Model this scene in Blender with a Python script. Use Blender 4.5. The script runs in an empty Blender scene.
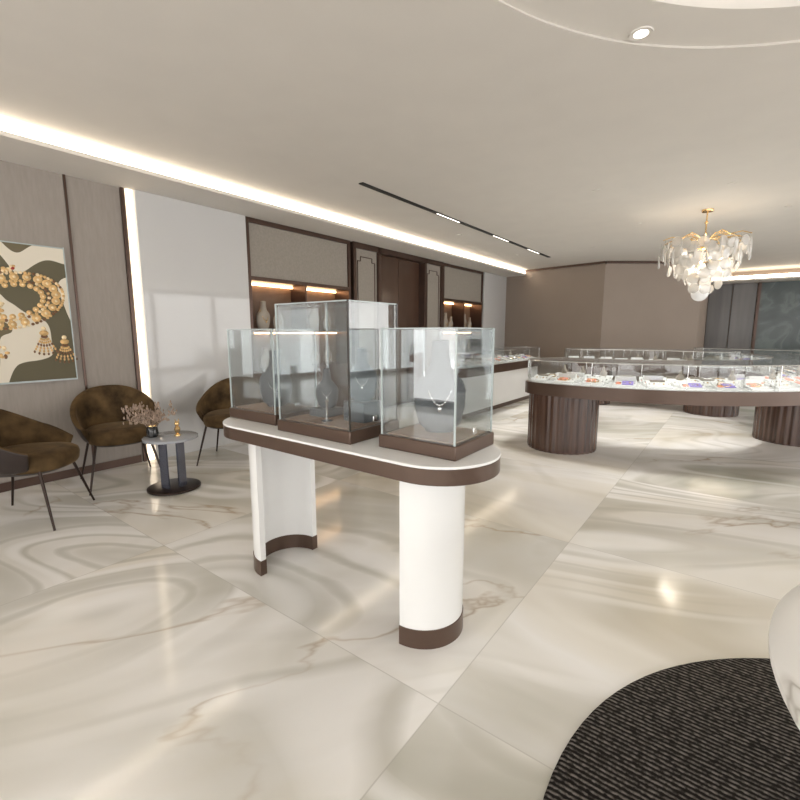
import bpy, bmesh, math, random
from mathutils import Vector, Matrix
random.seed(7)
S=bpy.context.scene
pi=math.pi
# ---------------------------------------------------------------- materials
def newmat(name):
    m=bpy.data.materials.new(name); m.use_nodes=True
    nt=m.node_tree; b=nt.nodes['Principled BSDF']
    return m,nt,b
def mat(name,col,rough=.5,metal=0,emis=None,es=0,noise=0,nscale=20,bump=0,spec=.5,stretch=(1,1,1),sheen=0):
    m,nt,b=newmat(name)
    b.inputs['Base Color'].default_value=(*col,1)
    b.inputs['Roughness'].default_value=rough
    b.inputs['Metallic'].default_value=metal
    b.inputs['Specular IOR Level'].default_value=spec
    if sheen:
        b.inputs['Sheen Weight'].default_value=sheen; b.inputs['Sheen Roughness'].default_value=.35
        b.inputs['Sheen Tint'].default_value=(.75,.55,.35,1)
    if emis:
        b.inputs['Emission Color'].default_value=(*emis,1)
        b.inputs['Emission Strength'].default_value=es
    if noise or bump:
        tc=nt.nodes.new('ShaderNodeTexCoord'); mp=nt.nodes.new('ShaderNodeMapping')
        mp.inputs['Scale'].default_value=stretch
        nz=nt.nodes.new('ShaderNodeTexNoise'); nz.inputs['Scale'].default_value=nscale
        nz.inputs['Detail'].default_value=5
        nt.links.new(tc.outputs['Object'],mp.inputs[0]); nt.links.new(mp.outputs[0],nz.inputs['Vector'])
        if noise:
            r=nt.nodes.new('ShaderNodeValToRGB')
            r.color_ramp.elements[0].position=.3; r.color_ramp.elements[1].position=.7
            r.color_ramp.elements[0].color=(*[c*(1-noise) for c in col],1)
            r.color_ramp.elements[1].color=(*[min(1,c*(1+noise)) for c in col],1)
            nt.links.new(nz.outputs['Fac'],r.inputs[0]); nt.links.new(r.outputs[0],b.inputs['Base Color'])
        if bump:
            bp=nt.nodes.new('ShaderNodeBump'); bp.inputs['Strength'].default_value=bump
            bp.inputs['Distance'].default_value=.01
            nt.links.new(nz.outputs['Fac'],bp.inputs['Height']); nt.links.new(bp.outputs[0],b.inputs['Normal'])
    return m
def glassmat(name,tint=(.93,.95,.95),base=.05,rough=.02,milky=0,mcol=(.9,.92,.92)):
    m=bpy.data.materials.new(name); m.use_nodes=True; nt=m.node_tree; nt.nodes.clear()
    o=nt.nodes.new('ShaderNodeOutputMaterial'); mx=nt.nodes.new('ShaderNodeMixShader')
    t=nt.nodes.new('ShaderNodeBsdfTransparent'); t.inputs[0].default_value=(*tint,1)
    g=nt.nodes.new('ShaderNodeBsdfGlossy'); g.inputs['Roughness'].default_value=rough
    lw=nt.nodes.new('ShaderNodeLayerWeight'); lw.inputs[0].default_value=.5
    pw=nt.nodes.new('ShaderNodeMath'); pw.operation='POWER'; pw.inputs[1].default_value=4
    ad=nt.nodes.new('ShaderNodeMath'); ad.operation='MULTIPLY_ADD'; ad.inputs[1].default_value=.8; ad.inputs[2].default_value=base
    nt.links.new(lw.outputs['Facing'],pw.inputs[0]); nt.links.new(pw.outputs[0],ad.inputs[0]); nt.links.new(ad.outputs[0],mx.inputs[0])
    nt.links.new(t.outputs[0],mx.inputs[1]); nt.links.new(g.outputs[0],mx.inputs[2])
    last=mx
    if milky:
        m2=nt.nodes.new('ShaderNodeMixShader'); m2.inputs[0].default_value=milky
        d=nt.nodes.new('ShaderNodeBsdfDiffuse'); d.inputs[0].default_value=(*mcol,1)
        nt.links.new(mx.outputs[0],m2.inputs[1]); nt.links.new(d.outputs[0],m2.inputs[2]); last=m2
    nt.links.new(last.outputs[0],o.inputs[0])
    return m
def N(nt,typ,**kw):
    n=nt.nodes.new(typ)
    for k,v in kw.items(): setattr(n,k,v)
    return n
def math_n(nt,op,a,b=None,c=None):
    n=nt.nodes.new('ShaderNodeMath'); n.operation=op
    for i,x in enumerate((a,b,c)):
        if x is None: continue
        if isinstance(x,(int,float)): n.inputs[i].default_value=x
        else: nt.links.new(x,n.inputs[i])
    return n.outputs[0]
def mixc(nt,f,a,b):
    n=nt.nodes.new('ShaderNodeMix'); n.data_type='RGBA'
    if isinstance(f,(int,float)): n.inputs[0].default_value=f
    else: nt.links.new(f,n.inputs[0])
    for i,x in ((6,a),(7,b)):
        if isinstance(x,tuple): n.inputs[i].default_value=(*x,1)
        else: nt.links.new(x,n.inputs[i])
    return n.outputs[2]
def ramp(nt,src,stops,interp='LINEAR'):
    r=nt.nodes.new('ShaderNodeValToRGB'); cr=r.color_ramp; cr.interpolation=interp
    cr.elements[0].position=stops[0][0]; cr.elements[0].color=(*stops[0][1],1)
    cr.elements[1].position=stops[-1][0]; cr.elements[1].color=(*stops[-1][1],1)
    for p,c in stops[1:-1]:
        e=cr.elements.new(p); e.color=(*c,1)
    nt.links.new(src,r.inputs[0]); return r.outputs[0]
def g3(x): return (x,x,x)

def marble_floor():
    m,nt,b=newmat('onyx_marble_tiles')
    tc=N(nt,'ShaderNodeTexCoord'); sp=N(nt,'ShaderNodeSeparateXYZ'); nt.links.new(tc.outputs['Object'],sp.inputs[0])
    tx=math_n(nt,'DIVIDE',math_n(nt,'ADD',sp.outputs[0],.79),2.14)
    ty=math_n(nt,'DIVIDE',math_n(nt,'SUBTRACT',sp.outputs[1],1.3),1.65)
    ix=math_n(nt,'FLOOR',tx); iy=math_n(nt,'FLOOR',ty)
    cb=N(nt,'ShaderNodeCombineXYZ'); nt.links.new(ix,cb.inputs[0]); nt.links.new(iy,cb.inputs[1])
    wn=N(nt,'ShaderNodeTexWhiteNoise'); nt.links.new(cb.outputs[0],wn.inputs['Vector'])
    sc=N(nt,'ShaderNodeVectorMath',operation='SCALE'); nt.links.new(wn.outputs['Color'],sc.inputs[0]); sc.inputs['Scale'].default_value=23
    rot=N(nt,'ShaderNodeVectorRotate'); rot.rotation_type='Z_AXIS'
    nt.links.new(tc.outputs['Object'],rot.inputs['Vector']); nt.links.new(math_n(nt,'MULTIPLY_ADD',wn.outputs['Value'],1.2,-1.0),rot.inputs['Angle'])
    stv=N(nt,'ShaderNodeVectorMath',operation='MULTIPLY'); nt.links.new(rot.outputs[0],stv.inputs[0]); stv.inputs[1].default_value=(.6,1.15,1)
    P=N(nt,'ShaderNodeVectorMath',operation='ADD'); nt.links.new(stv.outputs[0],P.inputs[0]); nt.links.new(sc.outputs[0],P.inputs[1]); P=P.outputs[0]
    def noise(scale,detail=5,dist=0,rough=.5,vec=P):
        n=N(nt,'ShaderNodeTexNoise'); n.inputs['Scale'].default_value=scale; n.inputs['Detail'].default_value=detail
        n.inputs['Distortion'].default_value=dist; n.inputs['Roughness'].default_value=rough; nt.links.new(vec,n.inputs['Vector']); return n.outputs['Fac']
    n1=noise(.65,4,.7)
    base=ramp(nt,n1,[(.30,(.48,.475,.41)),(.41,(.71,.69,.635)),(.50,(.835,.82,.79)),(.59,(.785,.755,.69)),(.70,(.60,.555,.46))])
    fld=noise(.36,2,.3,.4)
    k=math_n(nt,'SINE',math_n(nt,'MULTIPLY',fld,58))
    k2=math_n(nt,'SINE',math_n(nt,'ADD',math_n(nt,'MULTIPLY',fld,190),math_n(nt,'MULTIPLY',noise(1.4,4,.3),6)))
    b1=ramp(nt,k,[(0,g3(0)),(.30,g3(0)),(.85,g3(.75)),(1,g3(.9))])
    b2=ramp(nt,k2,[(0,g3(0)),(.3,g3(0)),(1,g3(.85))])
    mask=ramp(nt,noise(.5,3,.3),[(.40,g3(0)),(.56,g3(1))])
    f1=math_n(nt,'MULTIPLY',mask,math_n(nt,'MAXIMUM',math_n(nt,'MULTIPLY',b1,.48),math_n(nt,'MULTIPLY',b2,.5)))
    c1=mixc(nt,f1,base,(.35,.34,.27))
    w1=ramp(nt,math_n(nt,'SINE',math_n(nt,'MULTIPLY',fld,95)),[(0,g3(0)),(.6,g3(0)),(1,g3(.6))])
    c1=mixc(nt,math_n(nt,'MULTIPLY',w1,mask),c1,(.90,.89,.87))
    v=noise(.5,6,.5,.5)
    rid=math_n(nt,'ABSOLUTE',math_n(nt,'SUBTRACT',v,.5))
    thin=ramp(nt,rid,[(0,g3(.8)),(.003,g3(.4)),(.008,g3(0))])
    mk2=ramp(nt,noise(.9,2),[(.50,g3(0)),(.62,g3(.8))])
    c2=mixc(nt,math_n(nt,'MULTIPLY',thin,mk2),c1,(.36,.25,.14))
    def edge(t,w_):
        fr=math_n(nt,'FRACT',t); d=math_n(nt,'MINIMUM',fr,math_n(nt,'SUBTRACT',1.0,fr))
        return math_n(nt,'LESS_THAN',d,w_)
    e=math_n(nt,'MAXIMUM',edge(tx,.0012),edge(ty,.0015))
    c4=mixc(nt,math_n(nt,'MULTIPLY',e,.45),c2,(.40,.38,.34))
    nt.links.new(c4,b.inputs['Base Color'])
    b.inputs['Roughness'].default_value=.11
    b.inputs['Specular IOR Level'].default_value=.55
    return m
def white_marble():
    m,nt,b=newmat('white_marble')
    tc=N(nt,'ShaderNodeTexCoord')
    n=N(nt,'ShaderNodeTexNoise'); n.inputs['Scale'].default_value=1.1; n.inputs['Detail'].default_value=5; n.inputs['Distortion'].default_value=.3
    nt.links.new(tc.outputs['Object'],n.inputs['Vector'])
    r=math_n(nt,'ABSOLUTE',math_n(nt,'SUBTRACT',n.outputs['Fac'],.5))
    c=ramp(nt,r,[(0,(.50,.48,.45)),(.004,(.78,.77,.75)),(.014,(.90,.90,.89))])
    nt.links.new(c,b.inputs['Base Color']); b.inputs['Roughness'].default_value=.35
    return m
def green_marble():
    m,nt,b=newmat('dark_green_marble')
    tc=N(nt,'ShaderNodeTexCoord')
    n=N(nt,'ShaderNodeTexNoise'); n.inputs['Scale'].default_value=1.6; n.inputs['Detail'].default_value=9; n.inputs['Distortion'].default_value=1.2
    nt.links.new(tc.outputs['Object'],n.inputs['Vector'])
    c=ramp(nt,n.outputs['Fac'],[(.3,(.035,.05,.05)),(.5,(.065,.085,.085)),(.56,(.11,.14,.135)),(.62,(.065,.085,.085))])
    nt.links.new(c,b.inputs['Base Color']); b.inputs['Roughness'].default_value=.25
    return m
def wood(name,c0,c1,rough=.25,sc=(14,14,.7)):
    m,nt,b=newmat(name)
    tc=N(nt,'ShaderNodeTexCoord'); mp=N(nt,'ShaderNodeMapping'); mp.inputs['Scale'].default_value=sc
    nt.links.new(tc.outputs['Object'],mp.inputs[0])
    n=N(nt,'ShaderNodeTexNoise'); n.inputs['Scale'].default_value=1.0; n.inputs['Detail'].default_value=5
    nt.links.new(mp.outputs[0],n.inputs['Vector'])
    nt.links.new(ramp(nt,n.outputs['Fac'],[(.3,c0),(.7,c1)]),b.inputs['Base Color'])
    b.inputs['Roughness'].default_value=rough
    return m
def rugmat():
    m,nt,b=newmat('charcoal_woven_rug')
    tc=N(nt,'ShaderNodeTexCoord')
    w=N(nt,'ShaderNodeTexWave'); w.bands_direction='Y'; w.inputs['Scale'].default_value=17; w.inputs['Distortion'].default_value=.8
    w.inputs['Detail'].default_value=3; w.inputs['Detail Scale'].default_value=6
    nt.links.new(tc.outputs['Object'],w.inputs['Vector'])
    n=N(nt,'ShaderNodeTexNoise'); n.inputs['Scale'].default_value=60; n.inputs['Detail'].default_value=3
    nt.links.new(tc.outputs['Object'],n.inputs['Vector'])
    f=math_n(nt,'MULTIPLY',w.outputs['Fac'],ramp(nt,n.outputs['Fac'],[(.35,g3(.3)),(.65,g3(1))]))
    nt.links.new(ramp(nt,f,[(.2,(.013,.011,.010)),(.9,(.21,.19,.17))]),b.inputs['Base Color'])
    bp=N(nt,'ShaderNodeBump'); bp.inputs['Strength'].default_value=.6; bp.inputs['Distance'].default_value=.01
    nt.links.new(f,bp.inputs['Height']); nt.links.new(bp.outputs[0],b.inputs['Normal'])
    b.inputs['Roughness'].default_value=.95; b.inputs['Specular IOR Level'].default_value=.1
    return m
def paintmat():
    m,nt,b=newmat('painting_canvas')
    tc=N(nt,'ShaderNodeTexCoord')
    n=N(nt,'ShaderNodeTexNoise'); n.inputs['Scale'].default_value=1.5; n.inputs['Detail'].default_value=.6; n.inputs['Distortion'].default_value=.7
    mp=N(nt,'ShaderNodeMapping'); mp.inputs['Location'].default_value=(3.1,.9,1.2)
    nt.links.new(tc.outputs['Object'],mp.inputs[0]); nt.links.new(mp.outputs[0],n.inputs['Vector'])
    c=ramp(nt,n.outputs['Fac'],[(0,(.10,.085,.045)),(.40,(.68,.62,.51)),(.52,(.13,.105,.055)),(.59,(.64,.58,.47))],'CONSTANT')
    nt.links.new(c,b.inputs['Base Color']); b.inputs['Roughness'].default_value=.6
    return m
M_floor=marble_floor()
M_ceil=mat('ceiling_paint',(.675,.64,.595),.8,noise=.02,nscale=3)
M_white=mat('white_lacquer',(.80,.80,.79),.25,noise=.01,nscale=4)
M_gloss=mat('gloss_white_panel',(.55,.545,.54),.05,noise=.01,nscale=2)
M_taupe=mat('taupe_fabric_wallpaper',(.30,.265,.235),.8,noise=.06,nscale=45,bump=.12,stretch=(1,1,.15))
M_taupe2=mat('taupe_paint',(.28,.225,.185),.65,noise=.03,nscale=2)
M_bronze=mat('bronze_trim',(.085,.052,.04),.3,.6,noise=.08,nscale=6)
M_bband=mat('brown_bronze_band',(.10,.063,.046),.28,.35,noise=.06,nscale=5)
M_dark=mat('dark_metal',(.03,.018,.014),.35,.6,noise=.1,nscale=8)
M_black=mat('black_slot',(.01,.01,.01),.5,noise=.1,nscale=8)
M_wood=wood('dark_walnut',(.035,.016,.011),(.11,.060,.041),.18,(26,26,.8))
M_wood2=wood('grey_brown_wood',(.12,.115,.115),(.19,.18,.175),.3,(6,6,.5))
M_door=wood('bronze_door_panel',(.04,.021,.014),(.10,.055,.036),.15,(1.2,1.2,.5))
M_fabric=mat('beige_fabric_panel',(.29,.26,.225),.8,noise=.08,nscale=40,bump=.2)
M_nback=mat('niche_back_panel',(.15,.09,.055),.5,noise=.1,nscale=10)
M_tan=mat('tan_leather',(.34,.22,.155),.5,noise=.08,nscale=12)
M_bustw=mat('bust_velvet_grey',(.12,.13,.14),.6,noise=.06,nscale=20)
M_bustn=mat('bust_velvet_beige',(.33,.29,.24),.6,noise=.05,nscale=20)
M_gold=mat('gold',(.78,.55,.27),.25,1,noise=.06,nscale=20)
M_print=mat('gold_print',(.62,.40,.17),.4,.2,noise=.3,nscale=28)
M_print2=mat('pale_gold_print',(.78,.62,.38),.4,.1,noise=.2,nscale=28)
M_print3=mat('dark_gold_print',(.16,.075,.03),.4,.1,noise=.3,nscale=28)
M_silver=mat('silver',(.8,.8,.8),.15,1,noise=.03,nscale=20)
M_velvet=mat('olive_brown_velvet',(.078,.048,.021),.8,noise=.7,nscale=7,bump=.15,spec=.15,sheen=.2)
M_leather=mat('dark_brown_leather',(.022,.013,.011),.45,noise=.2,nscale=14)
M_rug=rugmat(); M_marb=white_marble(); M_green=green_marble(); M_paint=paintmat()
M_smoke=mat('smoked_grey_glass_top',(.30,.31,.33),.06,noise=.05,nscale=4)
M_glass=glassmat('case_glass',(.93,.95,.955),.09,.004,.012)
M_glass2=glassmat('counter_glass',(.94,.96,.96),.06,.02,.02)
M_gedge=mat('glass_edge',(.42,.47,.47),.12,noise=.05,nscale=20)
M_grefr=mat('glass_edge_refraction',(.05,.045,.04),.12,noise=.05,nscale=20)  # dark colour painted on the case edges to imitate a refraction stripe
M_disc=glassmat('frosted_glass_disc',(.84,.84,.83),.12,.08,.34,(.85,.83,.80))
M_warm=mat('warm_led',(1,.85,.65),.5,emis=(1,.87,.69),es=9,noise=.01)
M_warm3=mat('warm_led_soft',(1,.85,.65),.5,emis=(1,.84,.64),es=2.2,noise=.01)
M_warm2=mat('warm_led_niche',(1,.7,.4),.5,emis=(1,.62,.32),es=11,noise=.01)
M_lamp=mat('lamp_glow',(1,.9,.8),.5,emis=(1,.93,.85),es=4,noise=.01)
M_vase=mat('smoked_vase',(.02,.02,.02),.1,noise=.1)
M_dry=mat('dried_flower',(.36,.27,.21),.9,noise=.3,nscale=30)
M_bluemetal=mat('brushed_blue_steel',(.16,.17,.22),.2,.8,noise=.1,nscale=6)
M_purple=mat('purple_card',(.25,.18,.55),.5,noise=.1); M_orange=mat('coral_card',(.75,.25,.15),.5,noise=.1)
M_redgem=mat('red_gem',(.35,.04,.03),.2,noise=.1)
# ---------------------------------------------------------------- mesh builder
class MB:
    def __init__(s): s.v=[];s.f=[];s.m=[]
    def add(s,vs,fs,mi=0,M=None):
        o=len(s.v)
        for p in vs:
            p=Vector(p)
            if M is not None: p=M@p
            s.v.append(p)
        for f in fs: s.f.append([i+o for i in f]); s.m.append(mi)
        return s
    def box(s,x0,x1,y0,y1,z0,z1,mi=0,M=None):
        vs=[(x,y,z) for z in (z0,z1) for y in (y0,y1) for x in (x0,x1)]
        fs=[(0,2,3,1),(4,5,7,6),(0,1,5,4),(2,6,7,3),(0,4,6,2),(1,3,7,5)]
        return s.add(vs,fs,mi,M)
    def prism(s,out,z0,z1,mi=0,M=None,caps=True,strip=False):
        n=len(out)
        vs=[(x,y,z0) for x,y in out]+[(x,y,z1) for x,y in out]
        fs=[(i,(i+1)%n,(i+1)%n+n,i+n) for i in range(n)]
        if caps and not strip: fs+= [tuple(range(n))[::-1],tuple(range(n,2*n))]
        if caps and strip:
            h=n//2
            for i in range(h-1):
                j=n-1-i
                fs.append((i,i+1,j-1,j)); fs.append((i+n,i+1+n,j-1+n,j+n))
        return s.add(vs,fs,mi,M)
    def loft(s,rings,mi=0,M=None,n=24,caps=True):
        vs=[]
        for r in rings:
            z,rx,ry=r[:3]; ox,oy=(r[3],r[4]) if len(r)>3 else (0,0)
            vs+=[(ox+rx*math.cos(2*pi*i/n),oy+ry*math.sin(2*pi*i/n),z) for i in range(n)]
        fs=[]
        for k in range(len(rings)-1):
            fs+=[(k*n+i,k*n+(i+1)%n,(k+1)*n+(i+1)%n,(k+1)*n+i) for i in range(n)]
        if caps: fs+=[tuple(range(n))[::-1],tuple(range((len(rings)-1)*n,len(rings)*n))]
        return s.add(vs,fs,mi,M)
    def lathe(s,prof,cx=0,cy=0,z=0,mi=0,n=32,M=None):
        return s.loft([(z+p[1],p[0],p[0],cx,cy) for p in prof],mi,M,n)
    def ell(s,c,r,mi=0,n=12,M=None):
        if isinstance(r,(int,float)): r=(r,r,r)
        k=max(5,n//2+1)
        rings=[]
        for i in range(k+1):
            a=-pi/2+pi*i/k; cc=max(math.cos(a),.02)
            rings.append((c[2]+r[2]*math.sin(a),r[0]*cc,r[1]*cc,c[0],c[1]))
        return s.loft(rings,mi,M,n)
    def tube(s,pts,r,mi=0,n=8,closed=False,M=None):
        pts=[Vector(p) for p in pts]; L=len(pts); vs=[]
        rr=r if isinstance(r,(list,tuple)) else [r]*L
        for i,p in enumerate(pts):
            if closed: d=pts[(i+1)%L]-pts[i-1]
            else: d=pts[min(i+1,L-1)]-pts[max(i-1,0)]
            d.normalize()
            up=Vector((0,0,1)) if abs(d.z)<.9 else Vector((1,0,0))
            a=d.cross(up).normalized(); b=a.cross(d)
            for k in range(n):
                t=2*pi*k/n; vs.append(p+a*rr[i]*math.cos(t)+b*rr[i]*math.sin(t))
        fs=[]
        for i in range(L if closed else L-1):
            j=(i+1)%L
            fs+=[(i*n+k,i*n+(k+1)%n,j*n+(k+1)%n,j*n+k) for k in range(n)]
        if not closed: fs+=[tuple(range(n))[::-1],tuple(range((L-1)*n,L*n))]
        return s.add(vs,fs,mi,M)
    def finish(s,name,mats,parent=None,bevel=0,angle=35,sub=0,loc=None):
        me=bpy.data.meshes.new(name)
        me.from_pydata([tuple(v) for v in s.v],[],s.f)
        for m in (mats if isinstance(mats,(list,tuple)) else [mats]): me.materials.append(m)
        for p,i in zip(me.polygons,s.m): p.material_index=i; p.use_smooth=True
        bm=bmesh.new(); bm.from_mesh(me); bmesh.ops.recalc_face_normals(bm,faces=bm.faces); bm.to_mesh(me); bm.free()
        me.set_sharp_from_angle(angle=math.radians(angle))
        o=bpy.data.objects.new(name,me); S.collection.objects.link(o)
        if parent: o.parent=parent
        if loc: o.location=loc
        if bevel:
            b=o.modifiers.new('bevel','BEVEL'); b.width=bevel; b.segments=2; b.limit_method='ANGLE'; b.angle_limit=math.radians(40)
        if sub:
            b=o.modifiers.new('sub','SUBSURF'); b.levels=sub; b.render_levels=sub
        return o
def empty(name,loc=(0,0,0),rz=0):
    e=bpy.data.objects.new(name,None); e.empty_display_size=.2; S.collection.objects.link(e)
    e.location=loc; e.rotation_euler=(0,0,rz); return e
def stadium(x0,x1,cy,r,n=24):
    o=[(x1+r*math.cos(a),cy+r*math.sin(a)) for a in [-pi/2+pi*i/n for i in range(n+1)]]
    o+=[(x0+r*math.cos(a),cy+r*math.sin(a)) for a in [pi/2+pi*i/n for i in range(n+1)]]
    return o
def arcout(r0,r1,a0,a1,n=80,rnd=True):
    out=[];inn=[]
    cr=.30
    for i in range(n+1):
        t=i/n
        a=a0+(a1-a0)*t; mid=(r0+r1)/2; half=(r1-r0)/2
        d=min(t,1-t)*(a1-a0)*mid
        k=1
        if rnd and d<cr: k=math.sqrt(max(0,1-(1-d/cr)**2))*.6+.4
        out.append(((mid+half*k)*math.cos(a),(mid+half*k)*math.sin(a)))
        inn.append(((mid-half*k)*math.cos(a),(mid-half*k)*math.sin(a)))
    return out+inn[::-1]
# ---------------------------------------------------------------- room shell
XL=-5.1; YB=15.0; YF=-4.0; XR=7.0; ZC=2.95
MB().box(XL-.5,XR,YF,YB+.2,-.1,0).finish('floor',M_floor)
cx,cy,R1,R2=1.0,1.45,2.18,1.90
XC=XL-.5
angs=sorted([2*pi*i/128 for i in range(128)]+[math.atan2(y-cy,x-cx)%(2*pi) for x in (XC,XR) for y in (YF,YB)])
def rectpt(a):
    dx,dy=math.cos(a),math.sin(a); t=1e9
    if dx>1e-9:t=min(t,(XR-cx)/dx)
    if dx<-1e-9:t=min(t,(XC-cx)/dx)
    if dy>1e-9:t=min(t,(YB-cy)/dy)
    if dy<-1e-9:t=min(t,(YF-cy)/dy)
    return (cx+dx*t,cy+dy*t)
m=MB(); n=len(angs); vs=[]
def circ(r,z): return [(cx+r*math.cos(a),cy+r*math.sin(a),z) for a in angs]
rings=[[(*rectpt(a),ZC) for a in angs],circ(R1,ZC),circ(R1+.01,ZC+.018),circ(R2,ZC+.018),circ(R2,ZC+.05),circ(R2+.12,ZC+.05),circ(R2+.12,ZC+.19)]
for r in rings: vs+=r
fs=[]
for k in range(len(rings)-1):
    fs+=[(k*n+i,k*n+(i+1)%n,(k+1)*n+(i+1)%n,(k+1)*n+i) for i in range(n)]
fs.append(tuple(range((len(rings)-1)*n,len(rings)*n)))
m.add(vs,fs,0)
m.finish('ceiling',M_ceil)
MB().tube([(cx+(R2+.09)*math.cos(a),cy+(R2+.09)*math.sin(a),ZC+.07) for a in [2*pi*i/64 for i in range(64)]],.006,closed=True).finish('cove_light_ring',M_lamp)
MB().box(XL,-4.47,YF,11.45,2.83,2.865).finish('ceiling_soffit',M_ceil)
MB().box(-4.50,-4.48,YF+.02,11.3,2.867,2.93).finish('cove_light_strip',M_warm)
# left wall (with recess for the display niches)
w_=MB(); w_.box(XL-.5,XL,YF,3.54,0,ZC); w_.box(XL-.5,XL,10.13,YB,0,ZC); w_.box(XL-.5,XL-.3,3.54,10.13,0,ZC); w_.box(XL-.3,XL,3.54,10.13,2.83,ZC)
w_.finish('wall_left',M_taupe)
MB().box(XL,XL+.012,1.645,1.665,0,2.83).finish('trim_1',M_bronze)
MB().box(XL,XL+.03,2.12,2.15,0,2.83).finish('trim_2',M_bronze)
MB().box(XL+.001,XL+.02,2.17,2.235,0,2.83).finish('wall_light_strip',M_warm3)
MB().box(XL,XL+.06,2.24,3.53,0,2.83).finish('wall_panel_white',M_gloss,bevel=.004)
MB().box(XL,XL+.06,10.15,11.45,0,2.83).finish('wall_panel_end',M_gloss,bevel=.004)
MB().box(XL,XL+.015,YF,2.1,0,.08).finish('baseboard_left',M_bronze)
def bust_mesh(mb,M,mi=0,gi=1,h=1.0):
    prof=[(0,.055,.035),(.012,.06,.038),(.03,.082,.036),(.10,.100,.042),(.17,.102,.048),(.205,.09,.05),(.235,.062,.045),(.26,.042,.038),(.31,.034,.034),(.36,.033,.033),(.365,.025,.025)]
    mb.loft([(z*h,a*h,b*h,0,-.02*h*(z/.36)) for z,a,b in prof],mi,M,24)
    pts=[]
    for i in range(25):
        t=-1+2*i/24
        x=.062*t*h; z=(.245-.13*(1-t*t)**.8)*h
        y=-.054*h-.012*h*(1-abs(t))+.02*h*abs(t)**3
        pts.append((x,y,z))
    mb.tube(pts,.0024*h,gi,6,M=M)
    for i in range(6,19,2): mb.ell(pts[i],.005*h,gi,8,M)
    mb.ell((0,-.066*h,.10*h),(.008*h,.005*h,.012*h),gi,8,M)
def bustM(x,y,z,rz): return Matrix.Translation((x,y,z))@Matrix.Rotation(rz,4,'Z')
def niche(y0,y1,name):
    e=empty(name,(XL-.3,y0,0)); W=y1-y0; D=.34
    f=MB(); t=.05
    f.box(0,D,0,t,0,2.83); f.box(0,D,W-t,W,0,2.83); f.box(0,D,t,W-t,2.77,2.83)
    f.box(0,D,t,W-t,2.06,2.11)
    f.finish('frame',M_bronze,e,bevel=.004)
    MB().box(0,D-.03,t,W-t,2.11,2.77).finish('upper_panel',M_fabric,e)
    MB().box(0,.02,t,W-t,.9,2.06).finish('back_panel',M_nback,e)
    MB().box(.02,D-.02,t,W-t,1.40,1.43).finish('shelf',M_bronze,e)
    MB().box(0,D,t,W-t,.0,.9).finish('cabinet',M_wood,e,bevel=.003)
    l=MB(); l.box(.04,.07,t+.02,W-t-.02,2.03,2.055); l.box(.04,.07,t+.02,W-t-.02,1.375,1.395)
    l.finish('shelf_lights',M_warm2,e)
    MB().box(.0,D+.005,W*.5-.012,W*.5+.012,1.43,2.06).finish('divider',M_bronze,e)
    return e,W
for (a,b) in ((3.54,5.45),(8.28,10.13)):
    e,W=niche(a,b,'display_niche')
    mb=MB()
    for k,yy in enumerate([.30,.55,W-.7,W-.42]):
        bust_mesh(mb,bustM(.2,yy,1.43,pi/2),0,1,.85 if k%2 else 1.05)
        bust_mesh(mb,bustM(.2,yy,.90,pi/2),0,1,.8)
    mb.finish('jewelry_busts',[M_bustn,M_gold],e)
e=empty('door_1',(XL-.3,5.5,0))
f=MB(); f.box(0,.36,0,.07,0,2.83); f.box(0,.36,.62,.70,0,2.83); f.box(0,.36,2.05,2.13,0,2.83); f.box(0,.36,2.68,2.75,0,2.83); f.box(0,.36,.07,2.68,2.74,2.83)
f.finish('frame',M_bronze,e,bevel=.004)
MB().box(0,.22,.70,2.05,0,2.74).finish('door_leaf',M_door,e)
p=MB()
for y0,y1 in ((.07,.62),(2.13,2.68)): p.box(0,.32,y0,y1,0,2.74)
p.finish('side_panels',M_fabric,e)
q=MB()
def frame_rect(mb,x,y0,y1,z0,z1,c=.07,r=.008):
    pts=[(x,y0+c,z0),(x,y1-c,z0),(x,y1-c,z0+c),(x,y1,z0+c),(x,y1,z1-c),(x,y1-c,z1-c),(x,y1-c,z1),(x,y0+c,z1),(x,y0+c,z1-c),(x,y0,z1-c),(x,y0,z0+c),(x,y0+c,z0+c)]
    for i in range(12): mb.tube([pts[i],pts[(i+1)%12]],r,0,6)
frame_rect(q,.325,.13,.56,.15,2.62); frame_rect(q,.325,2.19,2.62,.15,2.62)
q.tube([(.225,1.375,.02),(.225,1.375,2.72)],.005,0,6)
q.tube([(.26,1.30,.9),(.26,1.30,1.5)],.012,0,8)
q.finish('panel_moulding',M_bronze,e)
def wallseg(name,p,q,mt,z0=0,z1=ZC,th=.15,off=0):
    p=Vector((*p,0));q=Vector((*q,0)); d=(q-p).normalized(); nn=Vector((-d.y,d.x,0))
    a=p+nn*off; b=q+nn*off
    o=[(a.x,a.y),(b.x,b.y),((b+nn*th).x,(b+nn*th).y),((a+nn*th).x,(a+nn*th).y)]
    return MB().prism(o,z0,z1).finish(name,mt)
wallseg('wall_back',(XL,11.45),(-2.5,10.95),M_taupe2)
wallseg('wall_back_angled',(-2.5,10.95),(-.75,12.3),M_taupe2)
wallseg('trim_3',(-4.95,11.42),(-2.5,10.95),M_bronze,2.90,2.95,.05,-.05)
wallseg('trim_4',(-2.5,10.95),(-.77,12.28),M_bronze,2.90,2.95,.05,-.05)
MB().box(-.9,-.75,12.3,YB,0,ZC).finish('wall_return',M_taupe2)
MB().box(-.9,XR,YB,YB+.2,0,ZC).finish('wall_far',M_taupe2)
MB().box(-.75,XR,14.3,YB,2.66,2.70).finish('ceiling_soffit_far',M_ceil)
MB().box(-.7,XR-.02,14.5,14.53,2.705,2.80).finish('cove_light_strip_far',M_warm)
pw=MB()
for i in range(2): pw.box(-.74+i*.52,-.24+i*.52,YB-.06,YB-.001,0,2.65)
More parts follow.
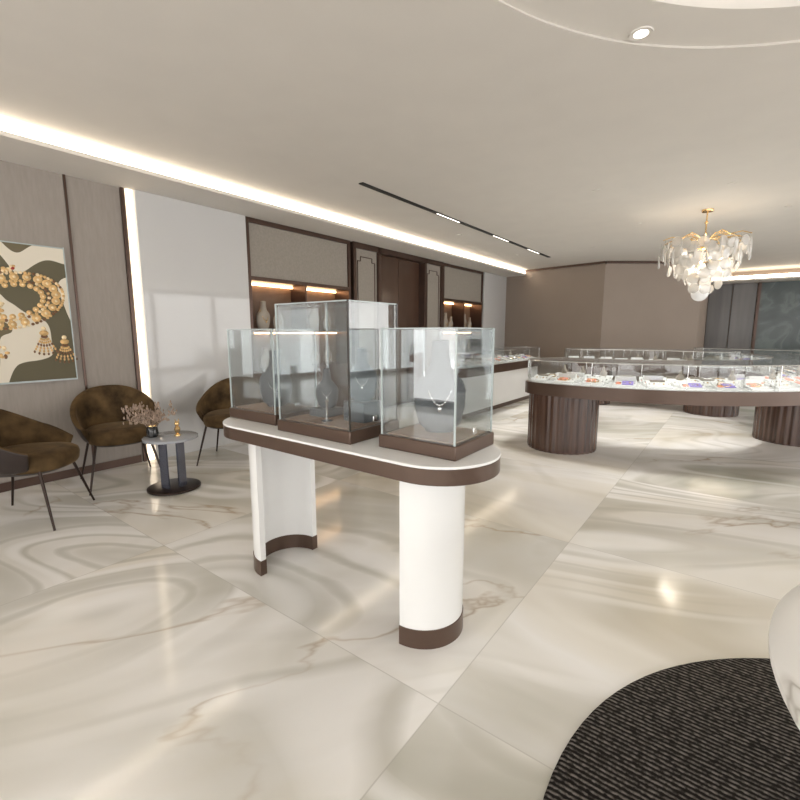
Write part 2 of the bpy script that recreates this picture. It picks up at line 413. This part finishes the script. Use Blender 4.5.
pw.finish('wall_panel_wood',M_wood2,bevel=.005)
MB().box(.36,XR-.1,YB-.05,YB-.001,0,2.65).finish('wall_panel_marble',M_green)
g=MB(); g.box(.30,.36,YB-.08,YB-.001,0,2.65); g.box(2.2,2.24,YB-.08,YB-.001,0,2.65)
g.finish('trim_5',M_bronze)
def light_facade(name,fixed,a0,a1,axis):
    mb=MB(); 
    def bx(u0,u1,z0,z1):
        if axis=='x': mb.box(u0,u1,fixed-.08,fixed+.08,z0,z1)
        else: mb.box(fixed-.08,fixed+.08,u0,u1,z0,z1)
    bx(a0,a1,0,.12); bx(a0,a1,2.8,2.95)
    k=max(1,round((a1-a0)/2.4)); 
    for i in range(k+1):
        u=a0+(a1-a0)*i/k; bx(max(a0,u-.06),min(a1,u+.06),.12,2.8)
    mb.finish(name,M_bronze)
light_facade('light_opening_1',YF,XL,XR,'x'); light_facade('light_opening_2',XR,YF,YB,'y')  # unseen paneless frames, added with wide openings so world light brightens the room
e=empty('linear_track_light',(-3.32,3.75,ZC))
MB().box(-.03,.03,0,5.9,-.010,-.0005).finish('slot',M_black,e)
l=MB()
for a in (1.5,3.2,4.7): l.box(-.006,.006,a,a+.6,-.013,-.009)
l.finish('lamps',M_lamp,e)
# ---------------------------------------------------------------- downlights
def downlight(x,y,z,glow=True,power=60,spot=True,r=.05):
    e=empty('downlight',(x,y,z))
    MB().lathe([(r*.7,-.004),(r,-.008),(r*1.15,-.008),(r*1.2,-.001),(r*.7,-.001)],n=24).finish('rim',M_ceil,e)
    MB().lathe([(0.001,-.006),(r*.72,-.006),(r*.72,-.002),(.001,-.002)],n=20).finish('lens',M_lamp if glow else M_ceil,e)
    if spot:
        L=bpy.data.lights.new('spot','SPOT'); L.energy=power; L.spot_size=math.radians(75); L.spot_blend=.7; L.shadow_soft_size=.06; L.color=(1,.97,.93)
        o=bpy.data.objects.new('spot',L); S.collection.objects.link(o); o.parent=e; o.location=(0,0,-.03)
downlight(-.558,2.881,ZC+.018,power=60)
for x,y in ((-1.4,5.5),(-.2,6.1),(.35,7.6),(-1.3,7.5),(-2.3,9.0),(-1,9.3),(-3.75,6.6),(-3.75,9.0),(1.2,10.4)):
    downlight(x,y,ZC,glow=False,power=150,r=.035)
# ---------------------------------------------------------------- front display table
TY=1.67
e=empty('display_table',(0,0,0))
MB().prism(stadium(-2.23,-1.03,TY,.27),.80,.868).finish('brown_band',M_bband,e,bevel=.004)
MB().prism(stadium(-2.23,-1.03,TY,.272),.868,.88).finish('top_slab',M_white,e,bevel=.003)
def cshell(mb,cx,cy,r,t,a0,a1,z0,z1,mi=0,n=32):
    o=[(cx+r*math.cos(a0+(a1-a0)*i/n),cy+r*math.sin(a0+(a1-a0)*i/n)) for i in range(n+1)]
    o+=[(cx+(r-t)*math.cos(a1-(a1-a0)*i/n),cy+(r-t)*math.sin(a1-(a1-a0)*i/n)) for i in range(n+1)]
    mb.prism(o,z0,z1,mi,strip=True)
for nm,cxx,a0,rr in (('leg_1',-2.09,pi/2,.215),('leg_2',-1.11,-pi/2,.19)):
    a=MB(); cshell(a,cxx,TY,rr,.035,a0,a0+pi,.09,.80)
    a.finish(nm,M_white,e)
    a=MB(); cshell(a,cxx,TY,rr+.004,.042,a0,a0+pi,.0,.09)
    a.finish(nm+'_plinth',M_bband,e)
def case(x0,x1,y0,y1,zt,name='glass_display_case',dark=False):
    e=empty(name,((x0+x1)/2,(y0+y1)/2,.88)); w=(x1-x0)/2; d=(y1-y0)/2; H=zt-.88; bh=.06
    MB().box(-w,w,-d,d,0,bh).finish('base',M_bband,e,bevel=.005)
    MB().box(-w+.03,w-.03,-d+.03,d-.03,bh,bh+.006).finish('inner_pad',M_tan,e)
    w-=.012; d-=.012; t=.008
    g=MB(); g.box(-w,w,-d,-d+t,bh,H); g.box(-w,w,d-t,d,bh,H); g.box(-w,-w+t,-d+t,d-t,bh,H); g.box(w-t,w,-d+t,d-t,bh,H)
    g.box(-w,w,-d,d,H,H+t)
    g.finish('glass',M_glass,e)
    ed=MB(); r=.0035
    for x in (-w,w):
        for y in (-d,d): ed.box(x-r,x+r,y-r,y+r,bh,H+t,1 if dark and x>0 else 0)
    for y in (-d,d): ed.box(-w,w,y-r*.5,y+r*.5,H+t*.3,H+t)
    for x in (-w,w): ed.box(x-r*.5,x+r*.5,-d,d,H+t*.3,H+t)
    ed.finish('glass_edges',[M_gedge,M_grefr],e)
    MB().box(w-.001,w+.006,-.015,.015,bh+.02,bh+.05).finish('lock',M_silver,e,bevel=.002)
    return e,bh+.006
e,b=case(-1.275,-.872,1.54,1.90,1.41)
mb=MB(); bust_mesh(mb,bustM(.0,.02,b,.55),0,1,1.15); mb.finish('necklace_bust',[M_bustw,M_silver],e)
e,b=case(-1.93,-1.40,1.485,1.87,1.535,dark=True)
mb=MB(); bust_mesh(mb,bustM(.13,.05,b+.1,.7),0,1,.75); mb.box(.06,.20,-.02,.12,b,b+.1,0)
mb.box(-.19,-.06,-.03,.10,b,b+.04,0); bust_mesh(mb,bustM(-.12,.04,b+.04,.7),0,1,.6)
mb.lathe([(.03,0),(.03,.006),(.006,.012),(.006,.1),(.012,.11),(.001,.12)],.02,-.1,b,1,16)
mb.finish('jewelry_stands',[M_bustw,M_silver],e)
e,b=case(-2.475,-2.03,1.55,1.885,1.41)
mb=MB(); bust_mesh(mb,bustM(0,.02,b,.8),0,1,.95); mb.finish('necklace_bust',[M_bustw,M_silver],e)
# ---------------------------------------------------------------- rug and round marble table
rc=(.92,1.28)
MB().lathe([(1.255,0.0),(1.27,.004),(1.27,.01),(1.26,.014)],n=96).finish('round_rug',M_rug,loc=(rc[0],rc[1],0))
e=empty('round_marble_table',(.93,1.20,.014))
MB().lathe([(.76,.675),(.80,.68),(.815,.695),(.815,.71),(.80,.722),(.77,.728)],n=96).finish('table_top',M_marb,e)
MB().lathe([(.42,0),(.42,.02),(.30,.03),(.24,.15),(.22,.4),(.30,.6),(.45,.675)],n=64).finish('pedestal',M_marb,e)
# ---------------------------------------------------------------- lounge chairs (face local +X)
def chair(x,y,rz):
    e=empty('lounge_chair',(x,y,0),rz)
    nt_,nv=40,10
    def P(t,v,ins):
        th=math.radians(-122+244*t)
        h=.56+.32*max(0,math.cos(th*.72))**1.4
        z=.41+(h-.41)*v
        fl=.24+.10*(v**.6)
        rx=fl*1.02-ins; ry=fl*1.05-ins
        c,s_=math.cos(th),math.sin(th)
        x=-rx*(abs(c)**.85)*(1 if c>0 else -1); y=ry*(abs(s_)**.85)*(1 if s_>0 else -1)
        x-=.05*v*max(0,c)
        return (x,y,z)
    mb=MB()
    out=[P(i/nt_,j/nv,0) for j in range(nv+1) for i in range(nt_+1)]
    inn=[P(i/nt_,j/nv,.045) for j in range(nv+1) for i in range(nt_+1)]
    W=nt_+1; K=len(out); f1=[];f2=[];f3=[]
    for j in range(nv):
        for i in range(nt_):
            a=j*W+i; f1.append((a,a+1,a+1+W,a+W)); f2.append((K+a,K+a+W,K+a+1+W,K+a+1))
    for i in range(nt_):
        a=nv*W+i; f3.append((a,a+1,K+a+1,K+a)); f3.append((i,i+1,K+i+1,K+i))
    for j in range(nv):
        a=j*W; f3.append((a,a+W,K+a+W,K+a)); a=j*W+nt_; f3.append((a,a+W,K+a+W,K+a))
    mb.add(out+inn,f1+f2+f3,0)
    k=len(mb.m)-len(f1+f2+f3)
    for i in range(len(f2)+len(f3)): mb.m[k+len(f1)+i]=1
    mb.finish('shell',[M_leather,M_velvet],e,bevel=.012,angle=60)
    def sq(r,n=40,ex=.8):
        o=[]
        for i in range(n):
            t=2*pi*i/n; c,s_=math.cos(t),math.sin(t)
            o.append((r*(abs(c)**ex)*(1 if c>0 else -1),r*(abs(s_)**ex)*(1 if s_>0 else -1)))
        return o
    mb=MB(); rs=[(.425,.22),(.43,.25),(.45,.262),(.50,.268),(.53,.262),(.55,.235),(.562,.17),(.568,.08)]
    vs=[];n=40
    for z,r in rs: vs+=[(x_*1.10+.04,y_,z-.02) for x_,y_ in sq(r)]
    fs=[(k*n+i,k*n+(i+1)%n,(k+1)*n+(i+1)%n,(k+1)*n+i) for k in range(len(rs)-1) for i in range(n)]
    fs+=[tuple(range(n))[::-1],tuple(range((len(rs)-1)*n,len(rs)*n))]
    mb.add(vs,fs); mb.finish('seat_cushion',M_velvet,e,angle=60)
    mb=MB(); vs=[(x_*1.08+.025,y_,z) for z,r in ((.385,.19),(.39,.225),(.415,.25)) for x_,y_ in sq(r)]
    fs=[(k*n+i,k*n+(i+1)%n,(k+1)*n+(i+1)%n,(k+1)*n+i) for k in range(2) for i in range(n)]+[tuple(range(n))[::-1],tuple(range(2*n,3*n))]
    mb.add(vs,fs); mb.finish('seat_pan',M_leather,e,angle=60)
    k=1
    for sx in (1,-1):
        for sy in (1,-1):
            mb=MB(); mb.tube([(sx*.20,sy*.21,.44),(sx*.205,sy*.215,.40),(sx*.30,sy*.30,.0)],[.012,.012,.008],0,8)
            mb.finish('leg_%d'%k,M_dark,e); k+=1
chair(-4.20,.92,math.radians(48))
chair(-4.60,1.72,math.radians(-12))
chair(-4.42,2.80,math.radians(-50))
# ---------------------------------------------------------------- side table with decor
e=empty('side_table',(-3.98,1.90,0))
MB().lathe([(.20,0),(.22,.006),(.22,.022),(.20,.03)],n=48).finish('base',M_dark,e)
MB().lathe([(.21,.455),(.225,.46),(.225,.48),(.215,.486)],n=48).finish('top',M_smoke,e)
mb=MB()
for a in (20,110,200,290):
    Mx=Matrix.Rotation(math.radians(a),4,'Z')
    mb.box(.09,.105,-.04,.04,.03,.456,0,Mx)
mb.finish('pillars',M_bluemetal,e)
e=empty('vase_with_dried_flowers',(-4.05,1.78,.486))
MB().lathe([(.035,0),(.045,.01),(.05,.04),(.045,.08),(.035,.1),(.032,.1),(.03,.02),(.001,.02)],n=32).finish('vase',M_vase,e)
MB().lathe([(.036,.098),(.038,.1),(.036,.108),(.03,.106)],n=32).finish('vase_rim',M_gold,e)
mb=MB()
for i in range(60):
    a=random.uniform(0,2*pi); s_=random.uniform(.04,.2); h=random.uniform(.15,.28)
    p0=(0,0,.03); p1=(s_*.3*math.cos(a),s_*.3*math.sin(a),.12); p2=(s_*math.cos(a),s_*math.sin(a),h)
    mb.tube([p0,p1,p2],.0016,0,5)
    for k in range(5): mb.ell((p2[0]+random.uniform(-.018,.018),p2[1]+random.uniform(-.018,.018),p2[2]+random.uniform(-.035,.018)),(.006,.006,.013),0,6)
mb.finish('dried_flowers',M_dry,e)
e=empty('gold_figurine',(-3.93,1.94,.486))
mb=MB(); mb.lathe([(.028,0),(.028,.01),(.012,.018),(.02,.04),(.026,.06),(.018,.08),(.009,.09)],n=20)
mb.ell((0,0,.108),(.018,.022,.022),0,12); mb.tube([(0,.01,.12),(.004,.016,.15)],[.006,.003]); mb.tube([(0,-.01,.12),(.004,-.016,.15)],[.006,.003])
mb.finish('figurine_body',M_gold,e)
# ---------------------------------------------------------------- painting
e=empty('painting',(XL,0,0))
MB().box(.0,.035,-.03,1.575,.965,2.155).finish('canvas',M_paint,e)
fr=MB()
for a in ((-.045,-.03,.95,2.17),(1.575,1.583,.95,2.17),(-.03,1.575,.95,.965),(-.03,1.575,2.155,2.165)): fr.box(0,.042,*a)
fr.finish('frame',M_gedge,e)
mb=MB()
def pm():
    r=random.random(); return 0 if r<.55 else (2 if r<.78 else (3 if r<.96 else 1))
def blob(y,z,ry,rz,mi=None): mb.ell((.036,y,z),(.007,ry,rz),pm() if mi is None else mi,8)
def ringp(rr,t): 
    yy=rr*math.cos(t); zz=rr*.62*math.sin(t)
    return 1.17+yy-zz*.1, 1.67+zz+.22*yy
for rr,sz,dn in ((.37,.014,1.9),(.315,.036,2.05),(.26,.014,1.9),(.215,.024,2.1)):
    nb=int(2*pi*rr*.83/(sz*dn))
    for i in range(nb):
        y,z=ringp(rr,2*pi*i/nb); k=random.uniform(.9,1.05)
        blob(y,z,sz*k,sz*k,0 if sz>.02 else None)
        if sz>.02: blob(y,z,sz*.6,sz*.6,3); mb.ell((.044,y,z),(.004,sz*.32,sz*.32),2,8)
for i in range(110):
    a=random.uniform(0,2*pi); rr=math.sqrt(random.random())
    blob(.88+.22*rr*math.cos(a),1.58+rr*.22*math.sin(a),random.uniform(.012,.03),random.uniform(.012,.03))
for i in range(70):
    t=i/69; blob(.6+.6*t,2.04-.08*t-.14*math.sin(t*pi)+random.uniform(-.02,.02),random.uniform(.010,.02),random.uniform(.010,.02))
for i in range(50):
    a=random.uniform(0,2*pi); rr=math.sqrt(random.random()); blob(.92+.18*rr*math.cos(a),1.22+rr*.08*math.sin(a),random.uniform(.010,.022),random.uniform(.010,.022))
for cyy,czz in ((1.36,1.39),(1.51,1.31)):
    blob(cyy,czz+.04,.02,.02,2); blob(cyy,czz,.036,.026,0); blob(cyy,czz,.014,.014,1)
    for k in range(6):
        a=math.radians(-30+12*k)
        for q_ in range(7): blob(cyy+math.sin(a)*(.035+.022*q_),czz-math.cos(a)*(.035+.026*q_),.0085,.013,0 if q_%3 else 3)
mb.finish('gold_jewelry_print',[M_print,M_redgem,M_print2,M_print3],e)
# ---------------------------------------------------------------- vitrines
def tray(mb,M,kind):
    mb.box(-.12,.12,-.09,.09,0,.012,0,M)
    M2=M@Matrix.Translation((0,0,.022))@Matrix.Rotation(.35,4,'X')
    mb.box(-.11,.11,-.07,.07,.01,.02,0,M2)
    if kind%6==0:
        bust_mesh(mb,M@Matrix.Translation((0,.06,.012)),5,1,.42)
    if kind%6==2:
        for i in range(3): mb.lathe([(.012,0),(.010,.03),(.004,.06),(.001,.065)],-.06+.06*i,.05,.012,5,10,M)
    if kind%6==4: mb.box(-.07,.07,.03,.07,.012,.075,5,M)
    if kind%6==5: mb.box(-.10,.10,.02,.06,.012,.10,0,M)
    for i in range(5):
        mb.ell((-.09+.045*i,-.02,.028),(.010,.010,.007),1 if i%2 else 4,8,M2)
    if kind%4==1: mb.box(-.03,.08,-.06,.03,.02,.026,2,M2); mb.box(-.09,-.04,-.05,.0,.02,.026,3,M2)
    if kind%4==3: mb.box(-.08,.02,-.04,.05,.02,.026,3,M2)
    if kind%5==2: mb.tube([(.06*math.cos(a)-.01,.04*math.sin(a),.026) for a in [2*pi*k/20 for k in range(20)]],.004,1,6,True,M2)
TR=[M_white,M_gold,M_purple,M_orange,M_silver,M_bustn]
def pedestal(parent,x,y,rx,ry,rz,z1,name):
    o=[]; nf=34
    for i in range(nf*6):
        t=2*pi*i/(nf*6); k=1+.010*math.cos(t*nf)
        px,py=rx*k*math.cos(t),ry*k*math.sin(t)
        o.append((x+px*math.cos(rz)-py*math.sin(rz),y+px*math.sin(rz)+py*math.cos(rz)))
    MB().prism(o,.02,z1).finish(name,M_wood,parent,angle=60)
    o2=[(x+(px_-x)*.99,y+(py_-y)*.99) for px_,py_ in o]
    MB().prism(o2,0,.02).finish(name+'_foot',M_bronze,parent)
def arc_counter(cx,cy,r0,r1,a0,a1,bases,zb=.67,zd=.81,zg=1.07,nt=12):
    e=empty('curved_display_counter',(cx,cy,0)); a0,a1=math.radians(a0),math.radians(a1)
    o=arcout(r0,r1,a0,a1); 
    MB().prism(o,zb,zd,strip=True).finish('counter_body',M_bband,e,angle=50)
    da=.04/r1
    oi=arcout(r0+.04,r1-.04,a0+da,a1-da)
    MB().prism(oi,zd,zd+.008,strip=True).finish('deck',M_white,e,angle=50)
    og=arcout(r0+.02,r1-.02,a0+da/2,a1-da/2)
    MB().prism(og,zd+.0,zg,caps=False).finish('glass_walls',M_glass2,e,angle=50)
    MB().prism(og,zg,zg+.008,strip=True).finish('glass_top',M_glass2,e,angle=50)
    tb=MB(); tb.tube([(x,y,zg) for x,y in og],.005,0,6,True)
    n=len(og)
    for i in range(0,n,11): tb.tube([(og[i][0],og[i][1],zd),(og[i][0],og[i][1],zg)],.0035,0,6)
    tb.finish('glass_frame',M_silver,e)
    mb=MB()
    for i in range(nt):
        a=a0+(a1-a0)*(i+.7)/(nt+.4); 
        for rr in ((r0+r1)/2+.20,(r0+r1)/2-.04,(r0+r1)/2-.25):
            tray(mb,Matrix.Translation((rr*math.cos(a),rr*math.sin(a),zd+.008))@Matrix.Rotation(a+pi/2+random.uniform(-.12,.12),4,'Z'),random.randint(0,59))
    mb.finish('jewelry_trays',TR,e)
    k=1
    for a,rr in bases:
        a=math.radians(a); pedestal(e,rr*math.cos(a),rr*math.sin(a),.40,.40,a,zb,'pedestal_%d'%k); k+=1
RC=(-1.33,7.60)
arc_counter(*RC,1.7,2.5,-109,42,[(-98.5,2.10),(1,2.0)],nt=19)
arc_counter(*RC,1.7,2.5,52,131,[(60,2.1),(118,2.1)],nt=10)
def straight_counter(x0,x1,cy,r,rot,loc,body):
    e=empty('display_counter',loc,rot)
    o=stadium(x0,x1,cy,r); 
    if body: 
        MB().prism(stadium(x0,x1,cy,r-.05),.08,.68).finish('counter_front',M_white,e); MB().prism(stadium(x0,x1,cy,r-.07),0,.08).finish('plinth',M_bband,e)
    else:
        pedestal(e,x0+.1,cy,.33,.3,0,.68,'pedestal_1'); pedestal(e,x1-.1,cy,.33,.3,0,.68,'pedestal_2')
    MB().prism(o,.68,.83).finish('counter_body',M_bband,e,bevel=.004)
    MB().prism(stadium(x0,x1,cy,r-.03),.83,.838).finish('deck',M_white,e)
    g=stadium(x0,x1,cy,r-.015)
    MB().prism(g,.83,1.07,caps=False).finish('glass_walls',M_glass2,e)
    MB().prism(g,1.07,1.078).finish('glass_top',M_glass2,e)
    tb=MB(); tb.tube([(x,y,1.07) for x,y in g],.005,0,6,True)
    for i in range(0,len(g),12): tb.tube([(g[i][0],g[i][1],.83),(g[i][0],g[i][1],1.07)],.004,0,6)
    tb.finish('glass_frame',M_silver,e)
    mb=MB(); k=int((x1-x0)/.3)
    for i in range(k+1):
        for dy in (-.12,.12): tray(mb,Matrix.Translation((x0+(x1-x0)*i/k,cy+dy,.838)),random.randint(0,59))
    mb.finish('jewelry_trays',TR,e)
straight_counter(-1.55,1.6,0,.36,pi/2,(-3.75,7.95,0),True)
straight_counter(-1.2,1.2,0,.38,-.35,(.75,11.0,0),False)
straight_counter(-1.1,1.1,0,.38,.1,(2.6,9.2,0),False)
# ---------------------------------------------------------------- chandelier
e=empty('chandelier',(-.46,7.19,ZC))
mb=MB(); mb.lathe([(.06,-.03),(.065,-.02),(.065,-.001),(.02,-.001)],n=24); mb.tube([(0,0,-.02),(0,0,-.48)],.009)
mb.ell((0,0,-.46),.04); mb.ell((0,0,-.16),.02)
for i in range(16):
    a=2*pi*i/16+.1; c,s_=math.cos(a),math.sin(a); R=.50 if i%2 else .36
    mb.tube([(0,0,-.42),(R*.4*c,R*.4*s_,-.31-.04*(i%2)),(R*.8*c,R*.8*s_,-.33),(R*c,R*s_,-.37)],.0065,0,6)
for rr,z in ((.38,-.42),(.28,-.62),(.16,-.82)):
    mb.tube([(rr*math.cos(2*pi*k/32),rr*math.sin(2*pi*k/32),z) for k in range(32)],.005,0,6,True)
    for k in range(3):
        a=2*pi*k/3; mb.tube([(0,0,-.44),(rr*math.cos(a),rr*math.sin(a),z)],.004,0,6)
mb.finish('brass_frame',M_gold,e)
mb=MB(); lb=MB()
for z,rr,nn,sz in ((-.46,.44,17,.065),(-.53,.41,17,.07),(-.62,.38,16,.07),(-.71,.34,15,.07),(-.80,.28,12,.07),(-.89,.21,9,.07),(-.97,.13,6,.065)):
    for i in range(nn):
        a=2*pi*i/nn+random.uniform(-.15,.15); r_=rr+random.uniform(-.04,.04); zz=z+random.uniform(-.04,.04)
        Mx=Matrix.Translation((r_*math.cos(a),r_*math.sin(a),zz))@Matrix.Rotation(a+random.uniform(-.4,.4),4,'Z')@Matrix.Rotation(pi/2+random.uniform(-.25,.25),4,'Y')
        mb.lathe([(.01,.012),(sz*.6,.009),(sz*.95,.004),(sz,0),(sz*.95,-.004),(sz*.6,-.007),(.01,-.009)],n=20,M=Mx)
mb.finish('glass_discs',M_disc,e)
mb=MB()
for i in range(22):
    a=2*pi*i/22; r_=.50 if i%2 else .46; z=-.50-.05*(i%3)
    mb.loft([(z-.10,.004,.004,r_*math.cos(a),r_*math.sin(a)),(z-.08,.016,.016,r_*math.cos(a),r_*math.sin(a)),(z+.06,.012,.012,r_*math.cos(a),r_*math.sin(a)),(z+.08,.003,.003,r_*math.cos(a),r_*math.sin(a))],0,None,8)
    mb.tube([(r_*math.cos(a),r_*math.sin(a),z+.08),(r_*.97*math.cos(a),r_*.97*math.sin(a),-.37)],.0015,0,5)
mb.finish('crystal_drops',M_disc,e)
for k in range(7):
    a=k*.9; lb.ell((.12*math.cos(a),.12*math.sin(a),-.54-.05*k),.018,0,10)
lb.finish('bulbs',M_lamp,e)
MB().ell((0,0,-1.05),.10,0,24).finish('bottom_globe',mat('opal_glass',(.62,.62,.62),.2,emis=(1,.95,.9),es=.2,noise=.02),e)
L=bpy.data.lights.new('chandelier_light','POINT'); L.energy=14; L.color=(1,.9,.76); L.shadow_soft_size=.15
o=bpy.data.objects.new('chandelier_light',L); S.collection.objects.link(o); o.parent=e; o.location=(0,0,-.6)
# ---------------------------------------------------------------- world, camera
w=bpy.data.worlds.new('World'); S.world=w; w.use_nodes=True
bg=w.node_tree.nodes['Background']; bg.inputs[0].default_value=(1,.982,.96,1); bg.inputs[1].default_value=4.1
S.view_settings.view_transform='Standard'; S.view_settings.exposure=0
cam=bpy.data.cameras.new('camera'); co=bpy.data.objects.new('camera',cam); S.collection.objects.link(co)
cam.sensor_width=36; cam.lens=448/800*36; cam.clip_start=.05
co.location=(0,0,1.4); co.rotation_euler=(math.radians(90-8.63),0,math.radians(36.8))
S.camera=co
